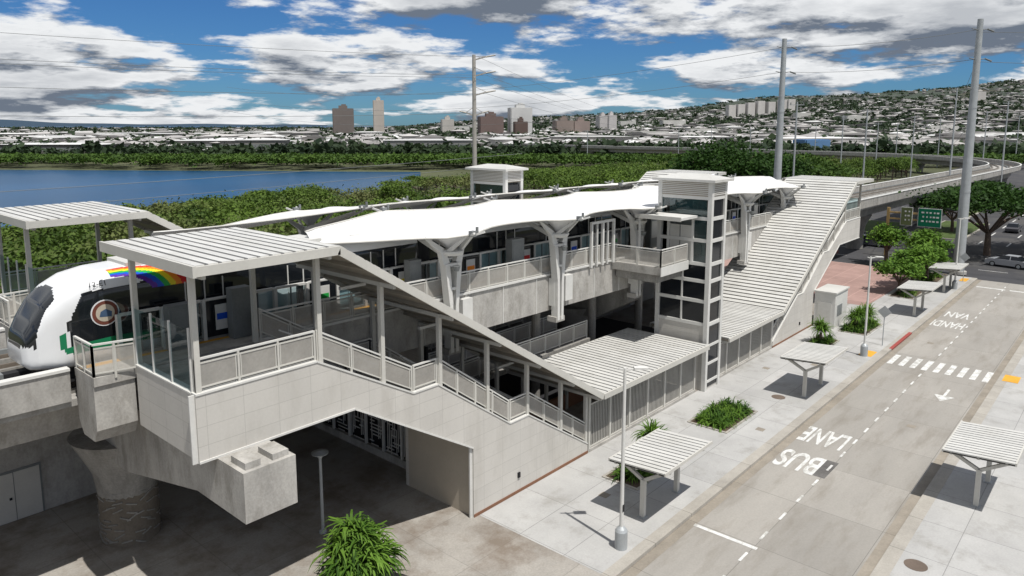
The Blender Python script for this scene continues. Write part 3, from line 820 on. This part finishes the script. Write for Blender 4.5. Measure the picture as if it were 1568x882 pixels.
for i in range(1100):
    q = -.9+rng.random()*1.9; a = 284+rng.random()*95 + (max(0, -.45-q))*60; x, y = geo(a, q*a)
    if in_poly(x, y, bay) or GX+GR-12 < x < GX+GR+12: continue
    h = min(5+3*rng.random(), 16.5-a*.037)
    if h < 2: continue
    if rng.random() < .25 and q > -.1: continue
    tr.append((x, y, -.15, h, 3.5+4*rng.random()))
mass('mangrove_shore', tr, m_mang, 13, 18, .95, False)
# city houses
m_hw = M('house_wall', (.34, .325, .30), .9, var=.1, scale=.01, island=.7)
m_hr = M('house_roof', (.23, .222, .215), .9, var=.1, scale=.01, island=.9)
m_shed = M('shed_roof', (.50, .50, .49), .6, island=.3)
b = B()
def house(x, y, z, w, d, h, t, roof=m_hr, rh=1.6):
    c, s = math.cos(t), math.sin(t)
    def P(u, v, zz): return (x+u*c-v*s, y+u*s+v*c, z+zz)
    W, D = w/2, d/2
    b.add([P(-W, -D, -3), P(W, -D, -3), P(W, D, -3), P(-W, D, -3), P(-W, -D, h), P(W, -D, h), P(W, D, h), P(-W, D, h)],
          [(0, 1, 5, 4), (1, 2, 6, 5), (2, 3, 7, 6), (3, 0, 4, 7)], m_hw)
    b.add([P(-W*1.02, -D*1.005, h*.42), P(W*1.02, -D*1.005, h*.42), P(W*1.02, -D*1.005, h*.75), P(-W*1.02, -D*1.005, h*.75)], [(0, 1, 2, 3)], m_grey)
    e = .7
    b.add([P(-W-e, -D-e, h), P(W+e, -D-e, h), P(W+e, D+e, h), P(-W-e, D+e, h), P(-W*.5, 0, h+rh), P(W*.5, 0, h+rh)],
          [(0, 1, 5, 4), (1, 2, 5), (2, 3, 4, 5), (3, 0, 4)], roof)
for i in range(13500):
    a = 430*(3500/430)**(rng.random()**.85); q = -.85+1.75*rng.random()
    if q < -.1 and rng.random() < .3: continue
    g = math.sin(a*.006+q*9)+math.sin(q*31+a*.002)
    if q > -.1 and g < -.9 and rng.random() < .7: continue
    if a > 2800 and rng.random() < .45: continue
    x, y = geo(a, q*a); z = hz(a, q*a) if q > -.2 else -.15
    z = max(z, -.15)
    w, dd, h = 8+rng.random()*8, 7+rng.random()*5, 2.8+rng.random()*4.2
    if rng.random() < .07: w *= 2.4; dd *= 1.4; h *= 1.4
    house(x, y, z, w, dd, h, rng.random()*.6+.4, m_shed if rng.random() < .10 else m_hr)
for i in range(90):
    a = 420+rng.random()*500; q = -.8+rng.random()*1.5; x, y = geo(a, q*a)
    house(x, y, -.15, 20+rng.random()*40, 12+rng.random()*12, 4.5+rng.random()*5, -.85+rng.random()*.2, m_shed, .8)
b.build('distant_houses', recalc=False)
tr = []
for i in range(12500):
    a = 385*(3900/385)**rng.random(); q = -.9+1.85*rng.random(); x, y = geo(a, q*a)
    z = max(-.15, hz(a, q*a)) if q > -.2 else -.15
    k = 1+a/2500
    tr.append((x, y, z-1, (3.2+3.8*rng.random())*min(k, 1.6), (2.8+4.2*rng.random())*k))
P = np.concatenate([crown_pts(x, y, z+1, z+h+1, r, 5, 5, .45) for x, y, z, h, r in tr])
rad = np.repeat(np.array([t[4] for t in tr]), 25)
np_mesh('distant_trees', leaves(P, rad*.50), [m_fard])

# apartment towers
def tower_bld(a, q, w, d, h, wallc, name='apartment_tower', crown=True):
    x, y = geo(a, q*a); z0 = max(-.15, hz(a, q*a)) if q > -.2 else -.15
    e = empty(name, (x, y, z0))
    ang = math.radians(41.4-90+12)
    c, s = math.cos(ang), math.sin(ang)
    def T(u, v, z): return (u*c-v*s, u*s+v*c, z)
    b = B(T); mw = M('tower_wall', wallc, .8, var=.08, scale=.05)
    b.box(-w/2+.6, w/2-.6, -d/2+.6, d/2-.6, -4, h, m_win)
    fl = max(2, int(h/3.0))
    for i in range(fl+1):
        z = i*h/fl; b.box(-w/2+.1, w/2-.1, -d/2+.1, d/2-.1, z-.75, z+.55, mw)
    nb = max(3, int(w/4.5))
    for i in range(nb+1):
        u = -w/2+w*i/nb; b.box(u-.75, u+.75, -d/2-.02, d/2+.02, -4, h+.3, mw)
    nb = max(2, int(d/5))
    for i in range(nb+1):
        v = -d/2+d*i/nb; b.box(-w/2-.03, w/2+.03, v-.9, v+.9, -4, h+.25, mw)
    if crown:
        b.box(-w*.22, w*.22, -d*.25, d*.25, h+.56, h+4.2, mw)
        b.box(-w*.08, w*.15, -d*.12, d*.12, h+4.2, h+6, mw)
    b.build('storeys', e)
def U(u): return (u-784)/1131.
tower_bld(950, U(526), 25, 20, 38, (.15, .13, .12))
tower_bld(1150, U(580), 15, 14, 55, (.42, .38, .34))
tower_bld(1050, U(685), 16, 14, 24, (.42, .40, .37))
tower_bld(700, U(576), 27, 14, 8.5, (.56, .55, .53), 'office_building', False)
tower_bld(560, U(662), 54, 14, 7.8, (.58, .58, .56), 'office_building', False)
tower_bld(850, U(751), 26, 18, 26, (.15, .11, .10))
tower_bld(860, U(796), 24, 18, 36, (.50, .50, .49))
tower_bld(840, U(797), 14, 8, 20, (.10, .07, .06))
tower_bld(950, U(862), 22, 18, 21, (.22, .18, .16))
tower_bld(960, U(888), 20, 18, 20, (.25, .20, .18))
tower_bld(1150, U(922), 14, 18, 26, (.45, .43, .42)); tower_bld(1150, U(935), 12, 18, 27, (.48, .46, .45))
for uu, hh in ((1118, 30), (1132, 30), (1147, 32), (1162, 34), (1178, 30), (1196, 33), (1208, 33)):
    tower_bld(1700, U(uu), 17, 14, hh, (.50, .48, .46), crown=False)
tower_bld(430, U(1244), 15, 12, 8.5, (.10, .20, .36), 'office_building', False)
tower_bld(2100, U(1495), 30, 16, 34, (.45, .43, .41)); tower_bld(600, U(1350), 30, 12, 9, (.42, .41, .38), 'office_building', False)
tower_bld(700, U(1290), 34, 12, 10, (.42, .41, .38), 'office_building', False)
for uu, a, w, h in ((1030, 1250, 40, 14), (1000, 800, 30, 9), (420, 1000, 50, 9), (285, 620, 18, 8), (960, 1400, 30, 13), (1075, 900, 36, 9), (700, 1300, 40, 13), (470, 1300, 40, 11), (380, 700, 30, 8), (330, 900, 45, 9),
                    (150, 800, 40, 9), (220, 560, 30, 7), (835, 650, 22, 8), (1440, 900, 40, 9), (1500, 700, 30, 9), (1310, 1300, 45, 11), (1230, 1500, 40, 12)):
    tower_bld(a, U(uu), w, 13, h, (.46, .455, .43), 'office_building', False)

# ------------------------------------------------------------------ individual trees and plants
def tree(name, x, y, h, r, mat, nc=40, nl=90, leaf=.35, umb=False, z=0):
    e = empty(name, (x, y, z))
    b = B(); th = h*(.32 if umb else .3)
    b.cyl((0, 0, -.2), (.15, .1, th), .05*h, .035*h, m_bark, 9)
    for k in range(9):
        a = k*.698+R.random()*.5; rr = r*(.45+.35*R.random()); zz = h*(.62+.2*R.random())
        mid = (rr*.45*math.cos(a), rr*.45*math.sin(a), th+(zz-th)*.6)
        b.cyl((.15, .1, th*.92), mid, .022*h, .015*h, m_bark, 6); b.cyl(mid, (rr*math.cos(a), rr*math.sin(a), zz), .015*h, .006*h, m_bark, 5)
    b.build('trunk', e)
    P = crown_pts(0, 0, h*(.5 if umb else .25), h, r, nc, nl, .22)
    ob = np_mesh('crown', leaves(P, np.full(len(P), leaf)), [mat]); ob.parent = e
tree('monkeypod_tree', 114, 16.0, 9.3, 8.5, m_dk, 85, 130, .38, True)
tree('monkeypod_tree', 124, 7.5, 9.0, 8, m_dk, 70, 110, .42, True)
tree('monkeypod_tree', 150, 6, 9.0, 7, m_dk, 50, 90, .5, True)
tree('monkeypod_tree', 135, 24, 6.0, 5, m_dk, 40, 80, .5, True)
tree('monkeypod_tree', 175, 26.5, 6.0, 5, m_dk, 40, 60, .5, True)
tree('banyan_tree', 126, 60, 14.5, 9, m_dk, 90, 120, .5)
tree('banyan_tree', 140, 56, 12, 8, m_dk, 60, 100, .5)
tree('banyan_tree', 150, 66, 10, 8, m_mang, 50, 90, .6); tree('banyan_tree', 165, 60, 9, 7, m_mang, 50, 80, .6); tree('banyan_tree', 190, 64, 9, 8, m_mang, 50, 80, .6)
for x, y, h in ((85, 18.3, 4.6), (89, 17.8, 4.4), (93, 18.8, 5.6), (97, 24, 5.4), (81, 18.6, 3.6)):
    tree('street_tree', x, y, h, 2.3, m_bright, 34, 95, .26)
def blades(b, cx, cy, z, n, L, droop, w, mat, lift=.9, sp=.25):
    for i in range(n):
        a = R.random()*6.283; el = math.radians(15+R.random()*70); l = L*(.6+.5*R.random())
        ox, oy = sp*R.uniform(-1, 1), sp*R.uniform(-1, 1); oz = R.random()*lift
        d = Vector((math.cos(a)*math.cos(el), math.sin(a)*math.cos(el), math.sin(el))); side = Vector((-math.sin(a), math.cos(a), 0))
        p = Vector((cx+ox, cy+oy, z+oz)); pts = [p]
        for k in range(4):
            d = (d+Vector((0, 0, -droop*(k+1)*.28))).normalized(); p = p+d*l/4; pts.append(p)
        vs = []
        for k, q in enumerate(pts):
            ww = w*[.6, 1, .9, .6, .08][k]; vs += [q-side*ww, q+side*ww]
        b.add(vs, [(2*k, 2*k+1, 2*k+3, 2*k+2) for k in range(4)], mat)
b = B()
b.cyl((15.1, 20.9, 0), (15.1, 20.9, 1.5), .16, .12, m_bark, 8)
for ox, oy, oz in ((0, 0, 1.5), (.6, .2, 1.2), (-.6, .3, 1.25), (.1, -.6, 1.0), (-.4, -.4, .8), (.7, -.4, .8), (0, .5, 1.7), (-.7, -.1, .7)):
    blades(b, 15.1+ox, 20.9+oy, oz, 90, 1.35, .75, .055, m_bright, .3, .12)
    blades(b, 15.1+ox, 20.9+oy, oz-.2, 50, 1.25, .9, .05, m_dk, .2, .12)
b.build('pandanus_plant', recalc=False)
def bed(x0, x1, y0, y1, n=26):
    e = empty('planter_bed', (0, 0, 0)); b = B()
    b.box(x0, x1, y0, y1, .0, .03, m_soil)
    for q in ((x0-.12, x1+.12, y0-.12, y0), (x0-.12, x1+.12, y1, y1+.12)): b.box(*q, 0, .06, m_kerb)
    for q in ((x0-.12, x0, y0, y1), (x1, x1+.12, y0, y1)): b.box(*q, 0, .06, m_kerb)
    b.build('soil', e); b = B()
    for i in range(n): blades(b, R.uniform(x0+.3, x1-.3), R.uniform(y0+.3, y1-.3), .03, 30, .8, .7, .03, m_bright if i % 3 else m_dk, .15, .12)
    b.build('plants', e, recalc=False)
bed(37.0, 41.0, 16.7, 18.9, 60); bed(28.2, 33.2, 17.0, 18.8, 40)
bed(56.5, 59.5, 17.8, 19.4, 14); bed(62.5, 67.0, 16.6, 18.6, 60); bed(79, 95, 16.9, 19.0, 60)
for cx, cy in ((31.5, 18.0), (64, 17.8), (65.5, 17.4), (57.8, 18.6)):
    b = B(); b.cyl((cx, cy, 0), (cx, cy, .9), .12, .1, m_bark, 8)
    for k in range(5): blades(b, cx+R.uniform(-.3, .3), cy+R.uniform(-.3, .3), .8+R.random()*.4, 60, 1.15, .6, .04, m_bright, .25, .1)
    b.build('dwarf_palm', recalc=False)

# ------------------------------------------------------------------ street furniture
def shelter(x, y, z=0, L=4.3, W=2.7):
    e = empty('bus_shelter', (x, y, z)); b = B()
    for sx in (-1.5, 1.5):
        b.box(sx-.10, sx+.10, -.10, .10, 0, 1.75, m_steel)
        b.box(sx-.17, sx+.17, -.17, .17, 0, .04, m_galv)
        b.beam((sx, 0, 1.7), (sx, -1.15, 2.42), .14, .14, m_steel); b.beam((sx, 0, 1.7), (sx, 1.15, 2.28), .14, .14, m_steel)
        b.beam((sx, -1.3, 2.46), (sx, 1.3, 2.30), .1, .12, m_steel)
    for yy, zz in ((-1.05, 2.54), (0, 2.47), (1.05, 2.40)): b.beam((-L/2, yy, zz), (L/2, yy, zz), .1, .08, m_steel)
    b.build('frame', e); b = B()
    n = 14
    for i in range(n):
        x0 = -L/2+L*i/n; x1 = x0+L/n-.075
        b.beam(((x0+x1)/2, -W/2, 2.65), ((x0+x1)/2, W/2, 2.48), x1-x0, .06, m_roof)
    b.prism([(-W/2, 2.55), (W/2, 2.38), (W/2, 2.41), (-W/2, 2.58)], -L/2, L/2, m_gap, 'X')
    for yy, zz in ((-W/2-.03, 2.62), (W/2+.03, 2.45)): b.beam((-L/2, yy, zz), (L/2, yy, zz), .06, .14, m_steel)
    b.build('slatted_roof', e)
for x, y in ((27.75, 15.5), (46.9, 15.4), (73.5, 15.2), (38.5, 4.7), (58.0, 2.4), (86, 15.3)): shelter(x, y)
def lamp(x, y, h=7.6, ang=0):
    e = empty('street_lamp', (x, y, 0)); b = B()
    b.lathe(0, 0, [(.26, 0), (.26, .75), (.2, .85), (.1, .95)], m_galv, 16)
    b.cyl((0, 0, .9), (0, 0, h), .085, .06, m_trim, 12)
    b.box(-.06, .06, -.09, -.08, 1.6, 1.9, m_dark)
    c, s = math.cos(ang), math.sin(ang)
    b.beam((0, 0, h-.1), (c*.6, s*.6, h-.02), .06, .06, m_trim)
    b.beam((c*.35, s*.35, h), (c*.9, s*.9, h-.02), .26, .07, m_trim)
    b.beam((0, 0, h-.1), (-c*.25, -s*.25, h-.02), .06, .06, m_trim)
    b.build('pole', e)
lamp(23.6, 14.9, 7.6, -.8); lamp(56.8, 15.1, 7.5, -.8); lamp(87, 14.8, 7.5, -.8); lamp(118, -3, 9)
def plazalamp(x, y):
    e = empty('plaza_lamp', (x, y, 0)); b = B()
    b.lathe(0, 0, [(.16, 0), (.16, .1), (.07, .15), (.06, 3.3), (.1, 3.35), (.1, 3.45), (.34, 3.52), (.36, 3.56), (.1, 3.66)], m_galv, 18)
    b.build('post', e)
plazalamp(16.25, 24.96); plazalamp(5.5, 46)
def sign(x, y):
    e = empty('warning_sign', (x, y, 0)); b = B()
    b.cyl((0, 0, 0), (0, 0, 3.1), .035, .035, m_galv, 8)
    b.prism([(-.0, 2.2), (.5, 2.7), (0, 3.2), (-.5, 2.7)], -.05, -.03, m_galv, 'X'); b.build('post_and_plate', e)
sign(60.5, 14.8); sign(92, 14.9)
def hsign(x, y):
    e = empty('highway_sign', (x, y, 0)); b = B(); mg = M('sign_green', (.0, .12, .06), .4, var=.03)
    mo = M('gantry_tan', (.35, .24, .1))
    b.beam((0, 3.4, 0), (0, 3.4, 6.4), .32, .32, mo); b.beam((0, 3.4, 5.8), (0, -2.6, 5.8), .2, .2, mo); b.beam((0, 3.4, 5.0), (0, -2.6, 5.0), .2, .2, mo)
    for a, c, mm in ((-2.8, -.1, mg), (.5, 1.9, M('sign_olive', (.10, .12, .05)))):
        b.box(-.2, -.14, a, c, 4.2, 6.6, m_paint); b.box(-.24, -.201, a+.08, c-.08, 4.28, 6.52, mm)
        for k in range(3):
            for j in range(5):
                if a+.4+j*.4 < c-.4: b.box(-.25, -.241, a+.3+j*.42, a+.3+j*.42+R.uniform(.15, .35), 5.95-.55*k, 6.15-.55*k, m_paint)
    b.build('panels_and_gantry', e)
hsign(104, 22.5)
b = B()
b.box(62.8, 66.0, 19.2, 20.9, 0, 3.0, m_trim); b.box(62.7, 66.1, 19.1, 20.95, 3.0, 3.12, m_roof)
b.box(62.76, 62.799, 19.5, 20.6, .2, 2.2, m_roof)
for k in range(8): b.box(63.4, 64.6, 19.17, 19.199, 1.0+k*.12, 1.07+k*.12, m_grey)
b.build('utility_kiosk')
def car(x, y, ang, col, z=-.14):
    e = empty('parked_car', (x, y, z)); e.rotation_euler = (0, 0, ang)
    b = B(); mc = M('car_paint', col, .25, .2, var=.02, spec=.6)
    prof = [(-2.25, .35), (-2.28, .75), (-2.1, .95), (-1.2, 1.0), (1.45, .98), (2.0, .9), (2.27, .65), (2.25, .32), (1.9, .28), (-1.9, .28)]
    b.prism(prof, -.88, .88, mc)
    cab = [(-1.75, .98), (-1.2, 1.42), (.25, 1.47), (1.2, .98)]
    b.add([(p[0], -.82, p[1]) if p[1] < 1 else (p[0], -.64, p[1]) for p in cab]+[(p[0], .82, p[1]) if p[1] < 1 else (p[0], .64, p[1]) for p in cab],
          [(0, 1, 2, 3), (7, 6, 5, 4), (0, 4, 5, 1), (2, 6, 7, 3)], m_win)
    b.box(-1.15, .2, -.62, .62, 1.40, 1.49, mc)
    for s in (-1, 1): b.beam((-.45, s*.83, .98), (-.45, s*.65, 1.45), .07, .03, mc)
    for wx in (-1.4, 1.4):
        for s in (-1, 1):
            b.cyl((wx, s*.70, .33), (wx, s*.91, .33), .33, .33, m_dark, 18); b.cyl((wx, s*.912, .33), (wx, s*.925, .33), .2, .2, m_galv, 14)
    b.box(2.2, 2.29, -.75, -.45, .62, .76, m_trim); b.box(2.2, 2.29, .45, .75, .62, .76, m_trim)
    ob = b.build('body', e); bv = ob.modifiers.new('bev', 'BEVEL'); bv.width = .05; bv.segments = 2; bv.limit_method = 'ANGLE'
car(106, 12.6, 1.35, (.35, .36, .38)); car(99.5, 33, 1.57, (.25, .04, .03)); car(104, 40, 1.57, (.6, .6, .6)); car(112, 30, -1.57, (.1, .1, .12))
for x, y, c in ((150, 13, (.6, .6, .6)), (170, 17, (.1, .15, .3)), (185, 9.6, (.5, .5, .52)), (160, 9.7, (.4, .05, .04)), (205, 13.2, (.6, .6, .58)), (142, 16.6, (.08, .08, .09)), (220, 17, (.5, .5, .5)), (240, 9.5, (.2, .2, .22))):
    car(x, y, 0, c)

# ------------------------------------------------------------------ utility poles and wires
def steelpole(x, y, h, r0=.62, r1=.3, arms=True):
    e = empty('utility_pole', (x, y, 0)); b = B()
    b.cyl((0, 0, -.1), (0, 0, h), r0, r1, m_galv, 16); b.lathe(0, 0, [(r0+.25, 0), (r0+.25, .35), (r0, .36)], m_conc, 16)
    for z in (h*.33, h*.66): b.lathe(0, 0, [(r0+(r1-r0)*z/h+.03, z), (r0+(r1-r0)*z/h+.03, z+.25)], m_galv, 16)
    if arms:
        for z in (h-1.2, h-4.4, h-7.6):
            b.cyl((0, 0, z), (.9, -.6, z+.15), .07, .05, m_grey, 6); b.cyl((.9, -.6, z+.15), (1.6, -1.1, z-.1), .1, .1, m_grey, 8)
            b.cyl((0, 0, z), (-.9, .6, z+.15), .07, .05, m_grey, 6)
    ob = b.build('shaft', e); smooth_by_angle(ob)
steelpole(96.5, 16.2, 28.6); steelpole(98, 38.5, 28.3)
def thinpole(a, q, h, r=.22, arm=True):
    x, y = geo(a, q*a); e = empty('lighting_mast', (x, y, 0)); b = B(); b.cyl((0, 0, -.1), (0, 0, h), r, r*.6, m_galv, 8)
    if arm:
        b.beam((-.9, .9, h-.5), (.9, -.9, h-.5), .1, .1, m_galv); b.cyl((.8, -.8, h-.5), (.8, -.8, h-.1), .09, .09, m_grey, 6); b.cyl((-.8, .8, h-.5), (-.8, .8, h-.1), .09, .09, m_grey, 6)
    b.build('shaft', e)
for u, a, h in ((1219, 128, 21), (1327, 160, 20.5), (1461, 160, 25), (1541, 170, 22.5), (1291, 220, 20), (1150, 240, 16), (1345, 260, 18), (1090, 300, 17), (1400, 230, 20), (1510, 260, 22), (900, 330, 15), (1250, 330, 18), (1440, 300, 20), (1040, 350, 17), (1190, 330, 19), (1560, 300, 21), (1375, 320, 18)):
    thinpole(a, U(u), h, .22)
ex, ey = 84.5, 82.5
e = empty('transmission_pole', (ex, ey, 0)); b = B()
b.cyl((0, 0, 0), (0, 0, 28.0), .42, .28, m_mast, 10)
m_ins = M('insulator', (.50, .47, .42), .4)
for k, z in enumerate((27.7, 25.2, 22.2, 19.0)):
    for s in ((1, -1) if k == 3 else (1,)):
        m_ = 1.9 if k < 3 else 1.3
        b.beam((0, 0, z-.5), (m_*s*.66, -m_*s*.75, z), .2, .2, m_mast); b.cyl((m_*s*.66, -m_*s*.75, z), (m_*1.8*s*.66, -m_*1.8*s*.75, z+.25), .13, .10, m_ins, 8)
        b.beam((0, 0, z+.9 if k else z), (m_*s*.66, -m_*s*.75, z+.05), .08, .08, m_mast)
b.build('mast_and_insulators', e)
wires = empty('overhead_wires')
def wire(p, q, sag, r=.024):
    cu = bpy.data.curves.new('wire', 'CURVE'); cu.dimensions = '3D'; cu.bevel_depth = r; cu.bevel_resolution = 0
    s = cu.splines.new('POLY'); n = 24; s.points.add(n)
    for i in range(n+1):
        t = i/n; s.points[i].co = (p[0]+(q[0]-p[0])*t, p[1]+(q[1]-p[1])*t, p[2]+(q[2]-p[2])*t-4*sag*t*(1-t), 1)
    ob = bpy.data.objects.new('wire', cu); cu.materials.append(m_grey); sc.collection.objects.link(ob); ob.parent = wires
for z, o in ((27.6, 0), (24.9, 1.8), (24.4, -1.5), (22.0, 1.8), (19.0, 1.0)):
    wire((ex+o, ey-1, z), (-110+o, 115, z+5), 3.0); wire((ex+o, ey-1, z), (560, 330, z+2), 6)
for z in (27.2, 24, 20.8):
    wire((98, 38.5, z), (96.5, 16.2, z+.3), .5); wire((96.5, 16.2, z), (94, -70, z), 2.2); wire((98, 38.5, z), (ex+15, 190, z), 4); wire((96.5, 16.2, z-3), (300, 60, z-4), 5)
wire((-80, 75, 12.5), (70, 60, 13.5), 1.2); wire((-80, 78, 10.5), (70, 63, 12), 1.2)

# ------------------------------------------------------------------ camera, sun, sky
cam = bpy.data.cameras.new('Camera'); co = bpy.data.objects.new('Camera', cam); sc.collection.objects.link(co)
co.location = (0, 0, 17); co.rotation_euler = (math.radians(90-8.34), 0, math.radians(41.4-90))
cam.sensor_width = 36; cam.lens = 25.69; cam.shift_y = -.0542; cam.clip_start = .2; cam.clip_end = 60000
sc.camera = co
el = math.radians(66); sv = Vector((-.2, -1, 0)).normalized()*math.cos(el)+Vector((0, 0, math.sin(el)))
sl = bpy.data.lights.new('Sun', 'SUN'); sl.energy = 5.0; sl.angle = math.radians(.5); sl.color = (1, .965, .91)
so = bpy.data.objects.new('Sun', sl); sc.collection.objects.link(so); so.rotation_euler = sv.to_track_quat('Z', 'Y').to_euler()
w = bpy.data.worlds.new('World'); sc.world = w; w.use_nodes = True
nt = w.node_tree; N = nt.nodes; L = nt.links
bg = N['Background']; bg.inputs['Strength'].default_value = .053
sky = N.new('ShaderNodeTexSky'); sky.sky_type = 'NISHITA'; sky.sun_disc = False
sky.sun_elevation = el; sky.sun_rotation = math.atan2(sv.x, sv.y)
sky.altitude = 0; sky.air_density = 1.0; sky.dust_density = .2; sky.ozone_density = 1.5
tc = N.new('ShaderNodeTexCoord')
def noise(vec, scale, det, rough=.55):
    n = N.new('ShaderNodeTexNoise'); n.inputs['Scale'].default_value = scale; n.inputs['Detail'].default_value = det; n.inputs['Roughness'].default_value = rough
    L.new(vec, n.inputs['Vector']); return n.outputs['Fac']
def vmath(op, a, b_):
    v = N.new('ShaderNodeVectorMath'); v.operation = op; L.new(a, v.inputs[0])
    if isinstance(b_, tuple): v.inputs[1].default_value = b_
    else: L.new(b_, v.inputs[1])
    return v.outputs[0]
def math_(op, a, b_=None, c_=None, clamp=False):
    m = N.new('ShaderNodeMath'); m.operation = op; m.use_clamp = clamp
    for i, q in enumerate((a, b_, c_)):
        if q is None: continue
        if isinstance(q, (int, float)): m.inputs[i].default_value = q
        else: L.new(q, m.inputs[i])
    return m.outputs[0]
def cloudspace(dz):
    v = vmath('ADD', tc.outputs['Generated'], (0, 0, dz))
    s = N.new('ShaderNodeSeparateXYZ'); L.new(v, s.inputs[0])
    den = math_('ADD', math_('MAXIMUM', s.outputs[2], 0.0), .20)
    inv = math_('DIVIDE', 1.0, den)
    c = N.new('ShaderNodeVectorMath'); c.operation = 'SCALE'; L.new(vmath('MULTIPLY', v, (1, 1, 3.4)), c.inputs[0]); L.new(inv, c.inputs['Scale'])
    return vmath('ADD', c.outputs[0], (7.9, 3.1, 2.3))
def dens(v):
    a = noise(v, .80, 3, .5); bb = noise(v, 2.6, 11, .60)
    return math_('ADD', math_('MULTIPLY', a, .56), math_('MULTIPLY', bb, .44))
d0 = dens(cloudspace(0)); d1 = dens(cloudspace(.018))
mask = N.new('ShaderNodeMapRange'); mask.interpolation_type = 'SMOOTHSTEP'
mask.inputs[1].default_value = .425; mask.inputs[2].default_value = .485; L.new(d0, mask.inputs[0])
lit = math_('MULTIPLY_ADD', math_('SUBTRACT', d0, d1), 12.0, .68, True)
thick = N.new('ShaderNodeMapRange'); thick.inputs[1].default_value = .50; thick.inputs[2].default_value = .63; thick.inputs[3].default_value = 1; thick.inputs[4].default_value = .5
L.new(d0, thick.inputs[0])
br = math_('MULTIPLY', lit, thick.outputs[0])
ramp = N.new('ShaderNodeMix'); ramp.data_type = 'RGBA'; ramp.inputs[6].default_value = (2.9, 3.5, 4.5, 1); ramp.inputs[7].default_value = (16.2, 16.5, 16.8, 1)
L.new(br, ramp.inputs[0])
skc = vmath('MULTIPLY', sky.outputs[0], (.38, .80, 1.40))
mx = N.new('ShaderNodeMix'); mx.data_type = 'RGBA'; L.new(mask.outputs[0], mx.inputs[0]); L.new(skc, mx.inputs[6]); L.new(ramp.outputs[2], mx.inputs[7])
L.new(mx.outputs[2], bg.inputs['Color'])
